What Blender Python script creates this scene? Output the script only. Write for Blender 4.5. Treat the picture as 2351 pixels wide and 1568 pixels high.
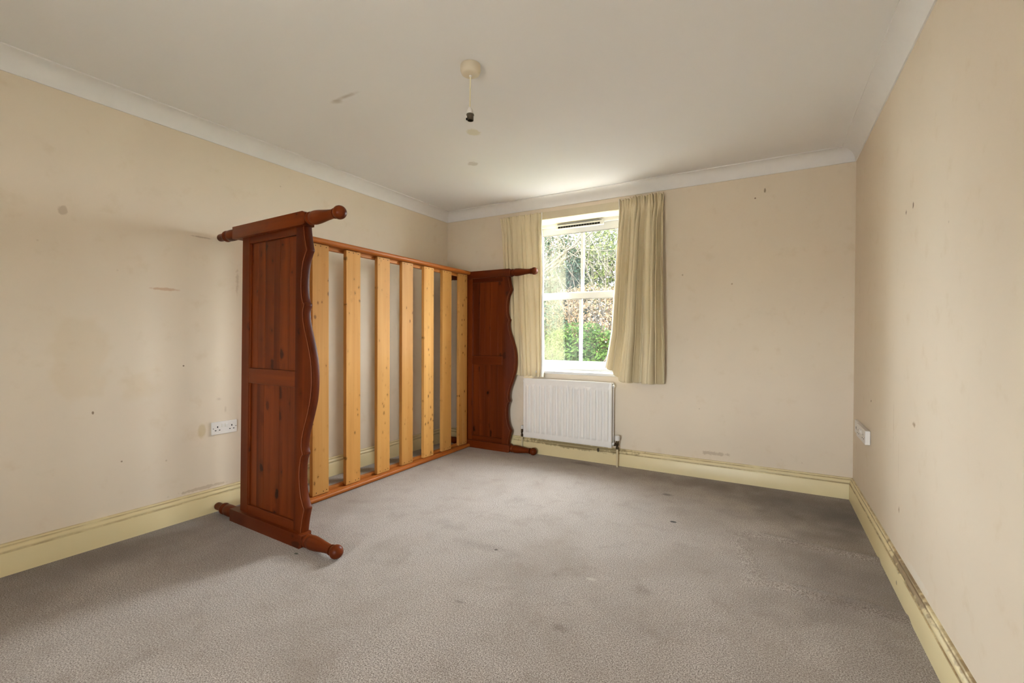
import bpy, bmesh, math, random
from mathutils import Vector, Matrix
random.seed(7)
for o in list(bpy.data.objects): bpy.data.objects.remove(o)
sc = bpy.context.scene
COL = sc.collection

# ------------------------------------------------------------------ camera
CAM_Z = 1.1
YAW, PIT, ROL = -0.52786734, -0.01006188, -0.00406061
def cam_matrix():
    cy, sy, cp, sp = math.cos(YAW), math.sin(YAW), math.cos(PIT), math.sin(PIT)
    f = Vector((sy*cp, cy*cp, sp)); r = Vector((cy, -sy, 0)); d = f.cross(r)
    c, s = math.cos(ROL), math.sin(ROL)
    r2 = c*r + s*d; d2 = -s*r + c*d
    m = Matrix((( r2.x, -d2.x, -f.x, 0), (r2.y, -d2.y, -f.y, 0), (r2.z, -d2.z, -f.z, CAM_Z), (0, 0, 0, 1)))
    return m
cd = bpy.data.cameras.new('camera'); cam = bpy.data.objects.new('camera', cd); COL.objects.link(cam)
cd.sensor_width = 36.0; cd.lens = 36.0*1067.24/2351.0; cd.clip_start = 0.02; cd.clip_end = 200
cam.matrix_world = cam_matrix(); sc.camera = cam

# ------------------------------------------------------------------ sky and exposure
SKY = 28.0
w = bpy.data.worlds.new('overcast_sky'); sc.world = w; w.use_nodes = True
bg = w.node_tree.nodes['Background']; bg.inputs[0].default_value = (0.875, 0.94, 1.0, 1); bg.inputs[1].default_value = SKY
vs = sc.view_settings; vs.view_transform = 'Standard'; vs.look = 'None'; vs.gamma = 1; vs.use_curve_mapping = False
vs.exposure = 1.0

# room dimensions (metres)
BX0, BX1, BZ0, BZ1 = -1.30, -0.45, 0.42, 1.38        # small unseen window added behind the camera for fill light
LX = -3.072; FY = 3.9077; H = 2.390; BY = -0.90
def rx(y): return 0.419 - 0.02475*(y - FY)
CD, CP = 0.0911, 0.088          # coving drop / projection
SH, ST = 0.1458, 0.0228         # skirting height / thickness
WX0, WX1, WZ0, WZ1 = -2.132, -1.158, 0.764, 2.194      # window opening

def portal(loc, rot, sx, sy):
    l = bpy.data.lights.new('window_portal', 'AREA'); l.shape = 'RECTANGLE'; l.size = sx; l.size_y = sy
    l.cycles.is_portal = True
    o = bpy.data.objects.new('window_portal', l); COL.objects.link(o); o.location = loc; o.rotation_euler = rot
portal(((WX0+WX1)/2, FY+0.3, (WZ0+WZ1)/2), (math.radians(-90), 0, 0), WX1-WX0, WZ1-WZ0)
portal(((BX0+BX1)/2, BY-0.2, (BZ0+BZ1)/2), (math.radians(90), 0, 0), BX1-BX0, BZ1-BZ0)  # sampling portal at the added fill window

# ------------------------------------------------------------------ node helpers
class N:
    def __init__(s, name):
        s.m = bpy.data.materials.new(name); s.m.use_nodes = True
        s.t = s.m.node_tree; s.n = s.t.nodes; s.b = s.n['Principled BSDF']
    def L(s, a, b): s.t.links.new(a, b)
    def new(s, typ, **k):
        x = s.n.new(typ)
        for a, v in k.items(): setattr(x, a, v)
        return x
    def val(s, sock, v):
        if hasattr(v, 'is_output') or isinstance(v, bpy.types.NodeSocket): s.L(v, sock)
        else: sock.default_value = v
    def math(s, op, a, b=0.0, clamp=False):
        x = s.new('ShaderNodeMath', operation=op, use_clamp=clamp); s.val(x.inputs[0], a); s.val(x.inputs[1], b); return x.outputs[0]
    def vmath(s, op, a, b=(0, 0, 0)):
        x = s.new('ShaderNodeVectorMath', operation=op); s.val(x.inputs[0], a); s.val(x.inputs[1], b)
        return x.outputs['Value'] if op == 'LENGTH' else x.outputs[0]
    def pos(s): return s.new('ShaderNodeTexCoord').outputs['Object']
    def noise(s, vec, scale, detail=3, rough=0.55, dist=0.0):
        x = s.new('ShaderNodeTexNoise'); s.L(vec, x.inputs['Vector']); x.inputs['Scale'].default_value = scale
        x.inputs['Detail'].default_value = detail; x.inputs['Roughness'].default_value = rough; x.inputs['Distortion'].default_value = dist
        return x.outputs['Fac']
    def ramp(s, fac, stops):
        x = s.new('ShaderNodeValToRGB'); s.L(fac, x.inputs[0]); e = x.color_ramp.elements
        while len(e) < len(stops): e.new(0.5)
        for i, (p, c) in enumerate(stops):
            e[i].position = p; e[i].color = (c, c, c, 1) if isinstance(c, (int, float)) else (*c, 1)
        return x.outputs[0]
    def rng(s, v, a, b, c=0.0, d=1.0, smooth=True):
        x = s.new('ShaderNodeMapRange'); x.interpolation_type = 'SMOOTHSTEP' if smooth else 'LINEAR'
        s.val(x.inputs[0], v)
        for i, q in enumerate((a, b, c, d)): x.inputs[i+1].default_value = q
        return x.outputs[0]
    def mix(s, fac, a, b, mode='MIX'):
        x = s.new('ShaderNodeMix', data_type='RGBA', blend_type=mode); s.val(x.inputs[0], fac)
        for i, q in ((6, a), (7, b)):
            if isinstance(q, tuple): x.inputs[i].default_value = (*q[:3], 1)
            else: s.L(q, x.inputs[i])
        return x.outputs[2]
    def bump(s, h, strength=0.2, dist=0.002):
        x = s.new('ShaderNodeBump'); x.inputs['Strength'].default_value = strength; x.inputs['Distance'].default_value = dist
        s.L(h, x.inputs['Height']); s.L(x.outputs[0], s.b.inputs['Normal'])
    def base(s, c, rough=0.5, spec=0.5):
        s.val(s.b.inputs['Base Color'], (*c, 1) if isinstance(c, tuple) else c)
        s.b.inputs['Roughness'].default_value = rough; s.b.inputs['Specular IOR Level'].default_value = spec
    def mark(s, col, c, r, colour, strength=0.6, rough=0.5, nscale=40, soft=0.55):
        """an irregular patch of its own shape at point c with radii r"""
        p = s.pos(); v = s.vmath('SUBTRACT', p, c); v = s.vmath('DIVIDE', v, r)
        d = s.vmath('LENGTH', v); n = s.noise(p, nscale, 2)
        d = s.math('ADD', d, s.math('MULTIPLY', s.math('SUBTRACT', n, 0.5), rough*2))
        f = s.rng(d, soft, 1.0, strength, 0.0)
        return s.mix(f, col, colour)

def srgb(r, g, b):
    f = lambda c: ((c/255+0.055)/1.055)**2.4 if c > 10 else c/255/12.92
    return (f(r), f(g), f(b))

def plain(name, c, rough=0.5, spec=0.4, metal=0.0, nz=0.06):
    m = N(name); n = m.noise(m.pos(), 14, 3)
    d = tuple(x*(1-nz*2) for x in c)
    m.base(m.mix(n, c, d), rough, spec); m.b.inputs['Metallic'].default_value = metal
    return m.m

# ------------------------------------------------------------------ materials of the room
def mat_wall(name, marks=()):
    m = N(name); p = m.pos()
    n1 = m.noise(p, 1.3, 3, 0.5); n2 = m.noise(p, 9, 4, 0.6); n3 = m.noise(p, 90, 3)
    c = m.mix(m.rng(n1, 0.3, 0.75), srgb(229, 214, 193), srgb(224, 208, 187))
    c = m.mix(m.math('MULTIPLY', m.rng(n2, 0.56, 0.78), 0.25), c, srgb(205, 182, 148))
    vor = m.new('ShaderNodeTexVoronoi'); m.L(p, vor.inputs['Vector']); vor.inputs['Scale'].default_value = 7.0
    sp = m.math('MULTIPLY', m.rng(vor.outputs['Distance'], 0.025, 0.05, 1, 0), m.rng(m.noise(p, 2.1, 2), 0.52, 0.62))
    c = m.mix(m.math('MULTIPLY', sp, 0.35), c, srgb(150, 120, 85))
    for k in marks: c = m.mark(c, *k)
    m.base(c, 0.72, 0.25); m.bump(n3, 0.08, 0.002)
    return m.m
B1 = srgb(120, 92, 62); B2 = srgb(150, 118, 80)
M_WL = mat_wall('cream_wall_left', [
    ((LX, 0.869, 1.714), (1, 0.022, 0.03), B2, 0.35), ((LX, 1.31, 1.366), (1, 0.085, 0.010), srgb(190, 130, 75), 0.45),
    ((LX, 1.50, 1.70), (1, 0.07, 0.006), B2, 0.4), ((LX, 1.716, 1.46), (1, 0.015, 0.11), B2, 0.3, 0.9, 40, 0.1),
    ((LX, 0.95, 0.98), (1, 0.16, 0.20), srgb(208, 180, 132), 0.16, 1.2, 6), ((LX, 1.17, 0.80), (1, 0.13, 0.10), srgb(208, 182, 136), 0.16, 1.0, 6),
    ((LX, 0.98, 0.70), (1, 0.006, 0.010), B1, 0.8), ((LX, 1.40, 0.92), (1, 0.006, 0.006), B1, 0.8), ((LX, 1.10, 0.42), (1, 0.006, 0.006), B1, 0.7),
    ((LX, 1.5, 0.165), (1, 0.16, 0.012), B2, 0.35, 0.9), ((LX, 1.50, 0.515), (1, 0.028, 0.055), srgb(196, 172, 120), 0.5, 0.2),  # the patch beside the socket is its shadow, painted into the wall
    ((LX, 1.60, 0.70), (1, 0.02, 0.012), B2, 0.25, 0.5, 40, 0), ((LX, 1.64, 0.63), (1, 0.01, 0.03), B2, 0.25, 0.5, 40, 0)])
M_WF = mat_wall('cream_wall_far', [
    ((-0.125, FY, 2.188), (0.009, 1, 0.022), B1, 0.7), ((-0.188, FY, 2.139), (0.007, 1, 0.007), B1, 0.8),
    ((-0.45, FY, 0.20), (0.12, 1, 0.018), B2, 0.35, 0.9), ((-0.34, FY, 1.51), (0.008, 1, 0.008), B2, 0.6), ((-0.70, FY, 1.60), (0.008, 1, 0.008), B2, 0.5)])
M_WR = mat_wall('cream_wall_right', [
    ((0.45, 2.47, 1.645), (1, 0.012, 0.018), B1, 0.9, 0.8, 60, 0.15), ((0.45, 2.58, 1.64), (1, 0.010, 0.013), B1, 0.9, 0.8, 60, 0.15),
    ((0.44, 3.30, 0.745), (1, 0.014, 0.009), B1, 0.9, 0.8, 60, 0.15), ((0.45, 2.42, 0.755), (1, 0.03, 0.014), B2, 0.7, 0.8, 60, 0.15), ((0.45, 2.64, 0.34), (1, 0.012, 0.022), B2, 0.7, 0.8, 60, 0.15),
    ((0.45, 2.76, 0.70), (1, 0.007, 0.16), B2, 0.3, 0.6, 30, 0.0), ((0.45, 2.66, 0.55), (1, 0.006, 0.14), B2, 0.25, 0.6, 30, 0.0),
    ((0.45, 2.35, 0.172), (1, 0.20, 0.02), srgb(232, 222, 205), 0.7, 0.6)])
def mat_ceiling():
    m = N('ceiling_paint'); p = m.pos(); n = m.noise(p, 1.0, 3)
    c = m.mix(n, srgb(243, 241, 240), srgb(238, 235, 233))
    c = m.mark(c, (-2.04, 1.72, H), (0.13, 0.022, 1), srgb(176, 160, 142), 0.55, 0.5, 14, 0.1)
    c = m.mark(c, (-2.13, 1.73, H), (0.05, 0.03, 1), srgb(176, 160, 142), 0.45, 0.5, 14, 0.1)
    c = m.mark(c, (-2.013, 2.857, H), (0.05, 0.05, 1), srgb(170, 152, 128), 0.35)
    c = m.mark(c, (-1.70, 2.42, H), (0.05, 0.06, 1), srgb(215, 204, 160), 0.5, 0.3)
    m.base(c, 0.8, 0.2); m.bump(m.noise(p, 110, 2), 0.06, 0.002); return m.m
M_CEIL = mat_ceiling()
def mat_carpet():
    m = N('taupe_carpet'); p = m.pos()
    f1 = m.noise(p, 210, 2, 0.8); f2 = m.noise(p, 95, 3, 0.7); big = m.noise(p, 1.7, 4, 0.62, 0.4); mid = m.noise(p, 6.5, 4, 0.65, 0.6)
    c = m.ramp(f1, [(0.34, srgb(90, 78, 69)), (0.5, srgb(164, 152, 143)), (0.66, srgb(216, 206, 197))])
    c = m.mix(m.math('MULTIPLY', m.rng(f2, 0.5, 0.8), 0.35), c, srgb(110, 95, 82))
    c = m.mix(m.math('MULTIPLY', m.rng(big, 0.38, 0.75), 0.45), c, srgb(128, 112, 98))
    c = m.mix(m.math('MULTIPLY', m.rng(mid, 0.48, 0.78), 0.30), c, srgb(112, 94, 78))
    dk = srgb(58, 48, 40)
    # the carpet darkens towards the far right corner, with brown dirt by the left wall
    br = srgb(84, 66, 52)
    for k in [((-0.556, 2.874, 0), (0.024, 0.017, 1), srgb(30, 27, 24), 0.95, 0.1), ((-0.69, 3.35, 0), (0.05, 0.035, 1), dk, 0.6, 0.5, 40, 0.2),
              ((-0.745, 2.0, 0), (0.035, 0.02, 1), srgb(225, 218, 205), 0.3, 0.5, 40, 0.1), ((-1.271, 2.026, 0), (0.011, 0.011, 1), dk, 0.9, 0.2),
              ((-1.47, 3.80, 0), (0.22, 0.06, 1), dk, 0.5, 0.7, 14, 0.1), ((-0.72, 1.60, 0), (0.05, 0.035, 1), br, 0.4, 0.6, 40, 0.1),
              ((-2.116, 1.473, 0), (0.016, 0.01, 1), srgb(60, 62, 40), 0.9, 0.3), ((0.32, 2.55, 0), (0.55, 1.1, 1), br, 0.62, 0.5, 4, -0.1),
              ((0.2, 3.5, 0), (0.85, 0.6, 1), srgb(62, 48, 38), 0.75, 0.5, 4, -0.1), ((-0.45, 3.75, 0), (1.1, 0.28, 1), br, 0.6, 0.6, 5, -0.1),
              ((-1.35, 2.02, 0), (0.28, 0.08, 1), br, 0.22, 0.9, 10, -0.1), ((-1.15, 1.55, 0), (0.03, 0.012, 1), dk, 0.45, 0.4, 40, 0.1),
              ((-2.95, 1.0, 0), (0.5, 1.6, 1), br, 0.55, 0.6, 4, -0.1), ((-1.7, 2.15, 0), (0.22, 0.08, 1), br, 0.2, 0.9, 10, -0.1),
              ((-0.52, 2.02, 0), (0.07, 0.05, 1), br, 0.3, 0.6, 30, 0), ((-0.9, 1.95, 0), (0.02, 0.02, 1), br, 0.3, 0.6, 40, 0)]:
        c = m.mark(c, *k)
    m.base(c, 0.95, 0.1)
    m.b.inputs['Sheen Weight'].default_value = 0.25; m.b.inputs['Sheen Roughness'].default_value = 0.5
    h = m.math('ADD', f1, m.math('MULTIPLY', f2, 0.7)); m.bump(h, 0.6, 0.004); return m.m
M_CARPET = mat_carpet()
def mat_skirting(name, grime=0.5, extra=()):
    m = N(name); p = m.pos()
    c = m.mix(m.noise(p, 4, 3), srgb(230, 214, 170), srgb(221, 203, 156))
    sep = m.new('ShaderNodeSeparateXYZ'); m.L(p, sep.inputs[0])
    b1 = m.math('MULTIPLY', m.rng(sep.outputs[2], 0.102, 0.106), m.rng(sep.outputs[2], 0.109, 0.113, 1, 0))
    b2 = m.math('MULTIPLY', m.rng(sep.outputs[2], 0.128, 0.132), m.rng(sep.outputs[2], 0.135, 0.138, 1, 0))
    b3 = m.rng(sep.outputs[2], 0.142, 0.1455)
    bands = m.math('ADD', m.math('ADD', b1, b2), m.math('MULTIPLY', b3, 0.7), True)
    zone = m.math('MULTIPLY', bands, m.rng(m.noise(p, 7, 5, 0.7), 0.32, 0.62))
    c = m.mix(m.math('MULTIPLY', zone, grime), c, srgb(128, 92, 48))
    scuff = m.rng(m.noise(p, 26, 4, 0.7), 0.70, 0.76)
    c = m.mix(m.math('MULTIPLY', scuff, 0.3), c, srgb(150, 125, 85))
    for k in extra: c = m.mark(c, *k)
    m.base(c, 0.38, 0.45); return m.m
M_SK = mat_skirting('cream_gloss_skirting', 0.4)
M_SKR = mat_skirting('cream_gloss_skirting_grimy', 0.85, [((0.43, 2.42, 0.135), (0.06, 0.38, 0.03), srgb(104, 70, 34), 0.75, 0.9, 22),
                     ((0.43, 2.55, 0.05), (0.06, 0.012, 0.012), srgb(120, 95, 60), 0.8), ((0.43, 1.6, 0.14), (0.06, 0.5, 0.02), srgb(120, 88, 46), 0.6, 0.9, 24)])
M_SKF = mat_skirting('cream_gloss_skirting_far', 0.6, [((-1.6, FY-.02, 0.125), (0.62, 0.06, 0.035), srgb(112, 88, 46), 0.55, 0.9, 30), ((-1.39, FY-.02, 0.112), (0.014, 0.06, 0.022), srgb(60, 44, 26), 0.9)])
M_COVE = plain('coving_white', srgb(243, 240, 238), 0.7, 0.2, nz=0.03)
M_UPVC = plain('white_upvc', srgb(218, 218, 219), 0.28, 0.5, nz=0.015)
M_SILL = plain('white_gloss_sill', srgb(220, 218, 215), 0.3, 0.5, nz=0.02)
M_REVEAL = plain('cream_reveal', srgb(232, 222, 198), 0.7, 0.25, nz=0.03)
M_RAD = plain('radiator_enamel', srgb(240, 236, 232), 0.32, 0.5, nz=0.02)
M_PLASTIC = plain('white_plastic', srgb(232, 226, 220), 0.4, 0.45, nz=0.02)
M_OLDPLASTIC = plain('aged_plastic', srgb(222, 208, 184), 0.45, 0.4, nz=0.04)
M_DARK = plain('dark_slot', srgb(18, 17, 16), 0.6, 0.2)
M_BRASS = plain('tarnished_brass', srgb(92, 76, 56), 0.45, 0.5, 0.8, 0.2)
M_STEEL = plain('dull_nickel', srgb(120, 112, 98), 0.35, 0.5, 0.85, 0.15)
M_CABLE = plain('cream_cable', srgb(232, 222, 190), 0.45, 0.4, nz=0.02)
M_PIPE = plain('painted_pipe', srgb(224, 208, 172), 0.4, 0.4, nz=0.05)
M_BATTEN = plain('painted_batten', srgb(214, 200, 172), 0.6, 0.3, nz=0.05)
M_SKY_SHADE = plain('sky_shade_render', srgb(190, 180, 165), 0.9, 0.1)

def mat_wood(name, axis, light, dark, knot, knot_scale, knot_size, rough=0.4, band=1.0, spec=0.12, tint=0.25, kthr=(0.45, 0.6), flat=None):
    m = N(name); p = m.pos()
    info = m.new('ShaderNodeObjectInfo'); rnd = info.outputs['Random']
    comb = m.new('ShaderNodeCombineXYZ')
    for i, k in enumerate((37.0, 53.0, 71.0)): m.L(m.math('MULTIPLY', rnd, k), comb.inputs[i])
    q = m.vmath('ADD', p, comb.outputs[0])
    st = [9.0, 9.0, 9.0]; st[axis] = 0.55
    g = m.vmath('MULTIPLY', q, tuple(st))
    n1 = m.noise(g, 1.0, 3, 0.5, 0.5)
    st2 = [60.0]*3; st2[axis] = 1.6
    n2 = m.noise(m.vmath('MULTIPLY', q, tuple(st2)), 1.0, 3, 0.6)
    c = m.mix(m.rng(n1, 0.3, 0.72), light, dark)
    c = m.mix(m.math('MULTIPLY', m.rng(n2, 0.45, 0.75), 0.30*band), c, tuple(x*0.62 for x in dark))
    # knots: elongated cells, only some of them show a knot
    ks = [knot_scale]*3; ks[axis] = knot_scale*0.6
    if flat is not None: ks[flat] = 0.0
    wn = m.new('ShaderNodeTexNoise'); m.L(q, wn.inputs['Vector']); wn.inputs['Scale'].default_value = knot_scale*2.2; wn.inputs['Detail'].default_value = 2
    kv = m.vmath('ADD', m.vmath('MULTIPLY', q, tuple(ks)), m.vmath('MULTIPLY', m.vmath('SUBTRACT', wn.outputs['Color'], (0.5, 0.5, 0.5)), (0.35, 0.35, 0.35)))
    vor = m.new('ShaderNodeTexVoronoi'); m.L(kv, vor.inputs['Vector']); vor.inputs['Scale'].default_value = 1.0; vor.inputs['Randomness'].default_value = 1.0
    sepc = m.new('ShaderNodeSeparateColor'); m.L(vor.outputs['Color'], sepc.inputs[0])
    on = m.rng(sepc.outputs[0], *kthr); size = m.math('ADD', m.math('MULTIPLY', sepc.outputs[1], knot_size), knot_size*0.3)
    kd = m.math('SUBTRACT', vor.outputs['Distance'], size)
    core = m.math('MULTIPLY', m.rng(kd, -0.01, 0.06, 1, 0), on)
    halo = m.math('MULTIPLY', m.rng(kd, 0.02, 0.28, 0.45, 0), on)
    c = m.mix(halo, c, tuple(x*0.7 for x in dark)); c = m.mix(m.math('MULTIPLY', core, 0.92), c, knot)
    # board to board tone
    c = m.mix(m.math('MULTIPLY', rnd, tint), c, tuple(min(1, x*1.6) for x in light))
    c = m.mix(m.rng(m.math('FRACT', m.math('MULTIPLY', rnd, 7.31)), 0.4, 1.0, 0.0, tint*0.9, False), c, tuple(x*0.6 for x in dark))
    m.base(c, rough, spec); m.bump(n2, 0.12, 0.001)
    m.b.inputs['Coat Weight'].default_value = 0.03; m.b.inputs['Coat Roughness'].default_value = 0.25
    return m.m
RL, RD, RK = srgb(112, 48, 14), srgb(72, 26, 7), srgb(30, 11, 6)
W_RED = [mat_wood('stained_pine_%s' % a, i, RL, RD, RK, 12.0, 0.15, kthr=(0.52, 0.56), flat=1, tint=0.24) for i, a in enumerate(('across', 'along', 'upright'))]
W_RAIL = mat_wood('rail_pine', 1, srgb(182, 106, 47), srgb(148, 78, 31), srgb(70, 30, 12), 10, 0.12, tint=0.1, kthr=(0.6, 0.7))
W_SLAT = mat_wood('raw_pine_slat', 2, srgb(214, 160, 92), srgb(190, 128, 62), srgb(82, 46, 20), 27.0, 0.14, rough=0.55, band=0.9, tint=0.45, kthr=(0.52, 0.56), flat=0)
W_BATT = mat_wood('batten_pine', 1, srgb(200, 130, 66), srgb(170, 100, 44), srgb(70, 34, 14), 16, 0.12, rough=0.5, tint=0.1)

M_WORN = plain('worn_pine_edge', srgb(150, 88, 54), 0.5, 0.2, nz=0.15)
def mat_curtain():
    m = N('cream_curtain_cloth'); p = m.pos()
    sep = m.new('ShaderNodeUVMap'); su = m.new('ShaderNodeSeparateXYZ'); m.L(sep.outputs[0], su.inputs[0])
    wv = m.new('ShaderNodeMath', operation='SINE'); m.L(m.math('MULTIPLY', su.outputs[0], 260.0), wv.inputs[0])
    c = m.mix(m.rng(wv.outputs[0], 0.75, 0.98, 0, 0.22), srgb(233, 217, 182), srgb(214, 192, 146))
    stain = m.rng(m.noise(m.vmath('MULTIPLY', p, (10, 3, 1.2)), 1.0, 3), 0.58, 0.76)
    c = m.mix(m.math('MULTIPLY', stain, 0.35), c, srgb(205, 180, 112))
    m.base(c, 0.85, 0.1)
    tr = m.new('ShaderNodeBsdfTranslucent'); tr.inputs[0].default_value = (0.75, 0.70, 0.60, 1)
    mx = m.new('ShaderNodeMixShader'); mx.inputs[0].default_value = 0.12
    out = m.n['Material Output']; m.L(m.b.outputs[0], mx.inputs[1]); m.L(tr.outputs[0], mx.inputs[2]); m.L(mx.outputs[0], out.inputs[0])
    return m.m
M_CURT = mat_curtain()
def mat_lining():
    m = N('white_curtain_lining'); n = m.noise(m.pos(), 20, 3)
    m.base(m.mix(n, srgb(238, 234, 226), srgb(228, 222, 210)), 0.85, 0.1); return m.m
M_LINING = mat_lining()
def mat_glass():
    m = N('window_glass'); out = m.n['Material Output']
    tr = m.new('ShaderNodeBsdfTransparent'); tr.inputs[0].default_value = (0.97, 0.985, 0.98, 1)
    gl = m.new('ShaderNodeBsdfGlossy'); gl.inputs['Roughness'].default_value = 0.02
    df = m.new('ShaderNodeBsdfTranslucent'); df.inputs[0].default_value = (0.95, 0.97, 0.96, 1)  # translucent veil puts the haze of the garden view into the glass
    n = m.noise(m.pos(), 2.5, 3)
    m1 = m.new('ShaderNodeMixShader'); m1.inputs[0].default_value = 0.05
    m2 = m.new('ShaderNodeMixShader'); m.L(m.rng(n, 0.3, 0.8, 0.0, 0.006), m2.inputs[0])
    m.L(tr.outputs[0], m1.inputs[1]); m.L(gl.outputs[0], m1.inputs[2]); m.L(m1.outputs[0], m2.inputs[1]); m.L(df.outputs[0], m2.inputs[2]); m.L(m2.outputs[0], out.inputs[0])
    return m.m
M_GLASS = mat_glass()

# ------------------------------------------------------------------ mesh helpers
class MB:
    def __init__(s): s.v = []; s.f = []; s.uv = None
    def add(s, vs, fs):
        b = len(s.v); s.v += [tuple(x) for x in vs]; s.f += [tuple(i+b for i in f) for f in fs]; return s
    def hexa(s, p8):  # 4 bottom ccw, 4 top
        return s.add(p8, [(3, 2, 1, 0), (4, 5, 6, 7), (0, 1, 5, 4), (1, 2, 6, 5), (2, 3, 7, 6), (3, 0, 4, 7)])
    def box(s, x0, x1, y0, y1, z0, z1):
        return s.hexa([(x0, y0, z0), (x1, y0, z0), (x1, y1, z0), (x0, y1, z0), (x0, y0, z1), (x1, y0, z1), (x1, y1, z1), (x0, y1, z1)])
    def rings(s, rings, cap=True, closed=True):
        n = len(rings[0]); vs = [p for r in rings for p in r]; fs = []
        for i in range(len(rings)-1):
            for j in range(n if closed else n-1):
                k = (j+1) % n; fs.append((i*n+j, i*n+k, (i+1)*n+k, (i+1)*n+j))
        if cap and closed: fs += [tuple(range(n-1, -1, -1)), tuple((len(rings)-1)*n+j for j in range(n))]
        return s.add(vs, fs)
    def lathe(s, prof, place, seg=24):
        """prof: [(t, r)], place(t, a, b) -> point"""
        return s.rings([[place(t, r*math.cos(2*math.pi*k/seg), r*math.sin(2*math.pi*k/seg)) for k in range(seg)] for t, r in prof])
    def tube(s, pts, r, seg=10):
        rings = []
        for i, p in enumerate(pts):
            p = Vector(p); a = Vector(pts[max(i-1, 0)]); b = Vector(pts[min(i+1, len(pts)-1)]); d = (b-a).normalized()
            u = d.orthogonal().normalized() if not rings else (U - d*U.dot(d)).normalized()
            U = u; v = d.cross(u); rr = r[i] if isinstance(r, (list, tuple)) else r
            rings.append([p + (u*math.cos(2*math.pi*k/seg) + v*math.sin(2*math.pi*k/seg))*rr for k in range(seg)])
        return s.rings(rings)
    def build(s, name, mat, parent=None, bevel=0.0, smooth=False, seg=2, **props):
        me = bpy.data.meshes.new(name); me.from_pydata(s.v, [], s.f); me.update()
        bm = bmesh.new(); bm.from_mesh(me); bmesh.ops.recalc_face_normals(bm, faces=bm.faces); bm.to_mesh(me); bm.free()
        o = bpy.data.objects.new(name, me); COL.objects.link(o)
        if mat: me.materials.append(mat)
        if smooth:
            for p in me.polygons: p.use_smooth = True
            if smooth != 'all':
                me.set_sharp_from_angle(angle=math.radians(40))
        if bevel:
            b = o.modifiers.new('bevel', 'BEVEL'); b.width = bevel; b.segments = seg; b.limit_method = 'ANGLE'; b.angle_limit = math.radians(35); b.harden_normals = False
        if parent:
            o.parent = parent; o.matrix_parent_inverse = Matrix.Identity(4)
            o.location = tuple(-x for x in base_loc(parent))
        for k, v in props.items(): o[k] = v
        return o
def base_loc(o):
    t = Vector((0, 0, 0))
    while o: t += o.location; o = o.parent
    return t
def thing(name, loc, label, cat, group=None):
    o = bpy.data.objects.new(name, None); COL.objects.link(o); o.location = loc; o.empty_display_size = 0.05
    o['label'] = label; o['category'] = cat
    if group: o['group'] = group
    return o

# ------------------------------------------------------------------ room shell
TH = 0.34
# floor: a grid with the two shallow carpet wrinkles by the right wall
def floor_z(x, y):
    z = 0.0
    for (xa, ya, xb, yb, hgt, wd) in ((-0.17, 2.93, 0.46, 2.90, 0.011, 0.028), (-0.08, 2.39, 0.46, 2.35, 0.011, 0.03), (-0.20, 2.9, -0.10, 2.35, 0.004, 0.03)):
        ax, ay = xb-xa, yb-ya; L2 = ax*ax+ay*ay; t = max(0, min(1, ((x-xa)*ax+(y-ya)*ay)/L2))
        d = math.hypot(x-xa-t*ax, y-ya-t*ay); z += hgt*math.exp(-(d/wd)**2)*min(1, t*6+0.15)
    return z
def frange(a, b, s):
    n = max(1, round((b-a)/s)); return [a+(b-a)*i/n for i in range(n+1)]
def build_floor():
    xs = frange(LX, -0.4, 0.35) + frange(-0.4, 0.56, 0.016)[1:]
    ys = frange(BY, 2.1, 0.3) + frange(2.1, 3.1, 0.014)[1:] + frange(3.1, FY, 0.27)[1:]
    m = MB(); n = len(xs)
    m.v = [(x, y, floor_z(x, y)) for y in ys for x in xs]
    m.f = [(j*n+i, j*n+i+1, (j+1)*n+i+1, (j+1)*n+i) for j in range(len(ys)-1) for i in range(n-1)]
    return m.build('floor', M_CARPET, smooth='all', kind='structure')
build_floor()
MB().box(LX-TH, 0.9, BY-TH, FY+TH, H, H+0.2).build('ceiling', M_CEIL, kind='structure')
MB().box(LX-TH, LX, BY-TH, FY+TH, -0.2, H).build('wall_left', M_WL, kind='structure')
m = MB(); y0, y1 = BY-TH, FY+TH
m.hexa([(rx(y0), y0, -.2), (rx(y0)+TH, y0, -.2), (rx(y1)+TH, y1, -.2), (rx(y1), y1, -.2), (rx(y0), y0, H), (rx(y0)+TH, y0, H), (rx(y1)+TH, y1, H), (rx(y1), y1, H)])
m.build('wall_right', M_WR, kind='structure')
def wall_with_hole(name, ya, yb, xa, xb, hx0, hx1, hz0, hz1, mat):
    m = MB()
    m.box(xa, hx0, ya, yb, -.2, H); m.box(hx1, xb, ya, yb, -.2, H); m.box(hx0, hx1, ya, yb, -.2, hz0); m.box(hx0, hx1, ya, yb, hz1, H)
    return m.build(name, mat, kind='structure')
wall_with_hole('wall_far', FY, FY+TH, LX, rx(FY), WX0, WX1, WZ0, WZ1, M_WF)
wall_with_hole('wall_back', BY-TH, BY, LX, rx(BY), BX0, BX1, BZ0, BZ1, M_WF)

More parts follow.
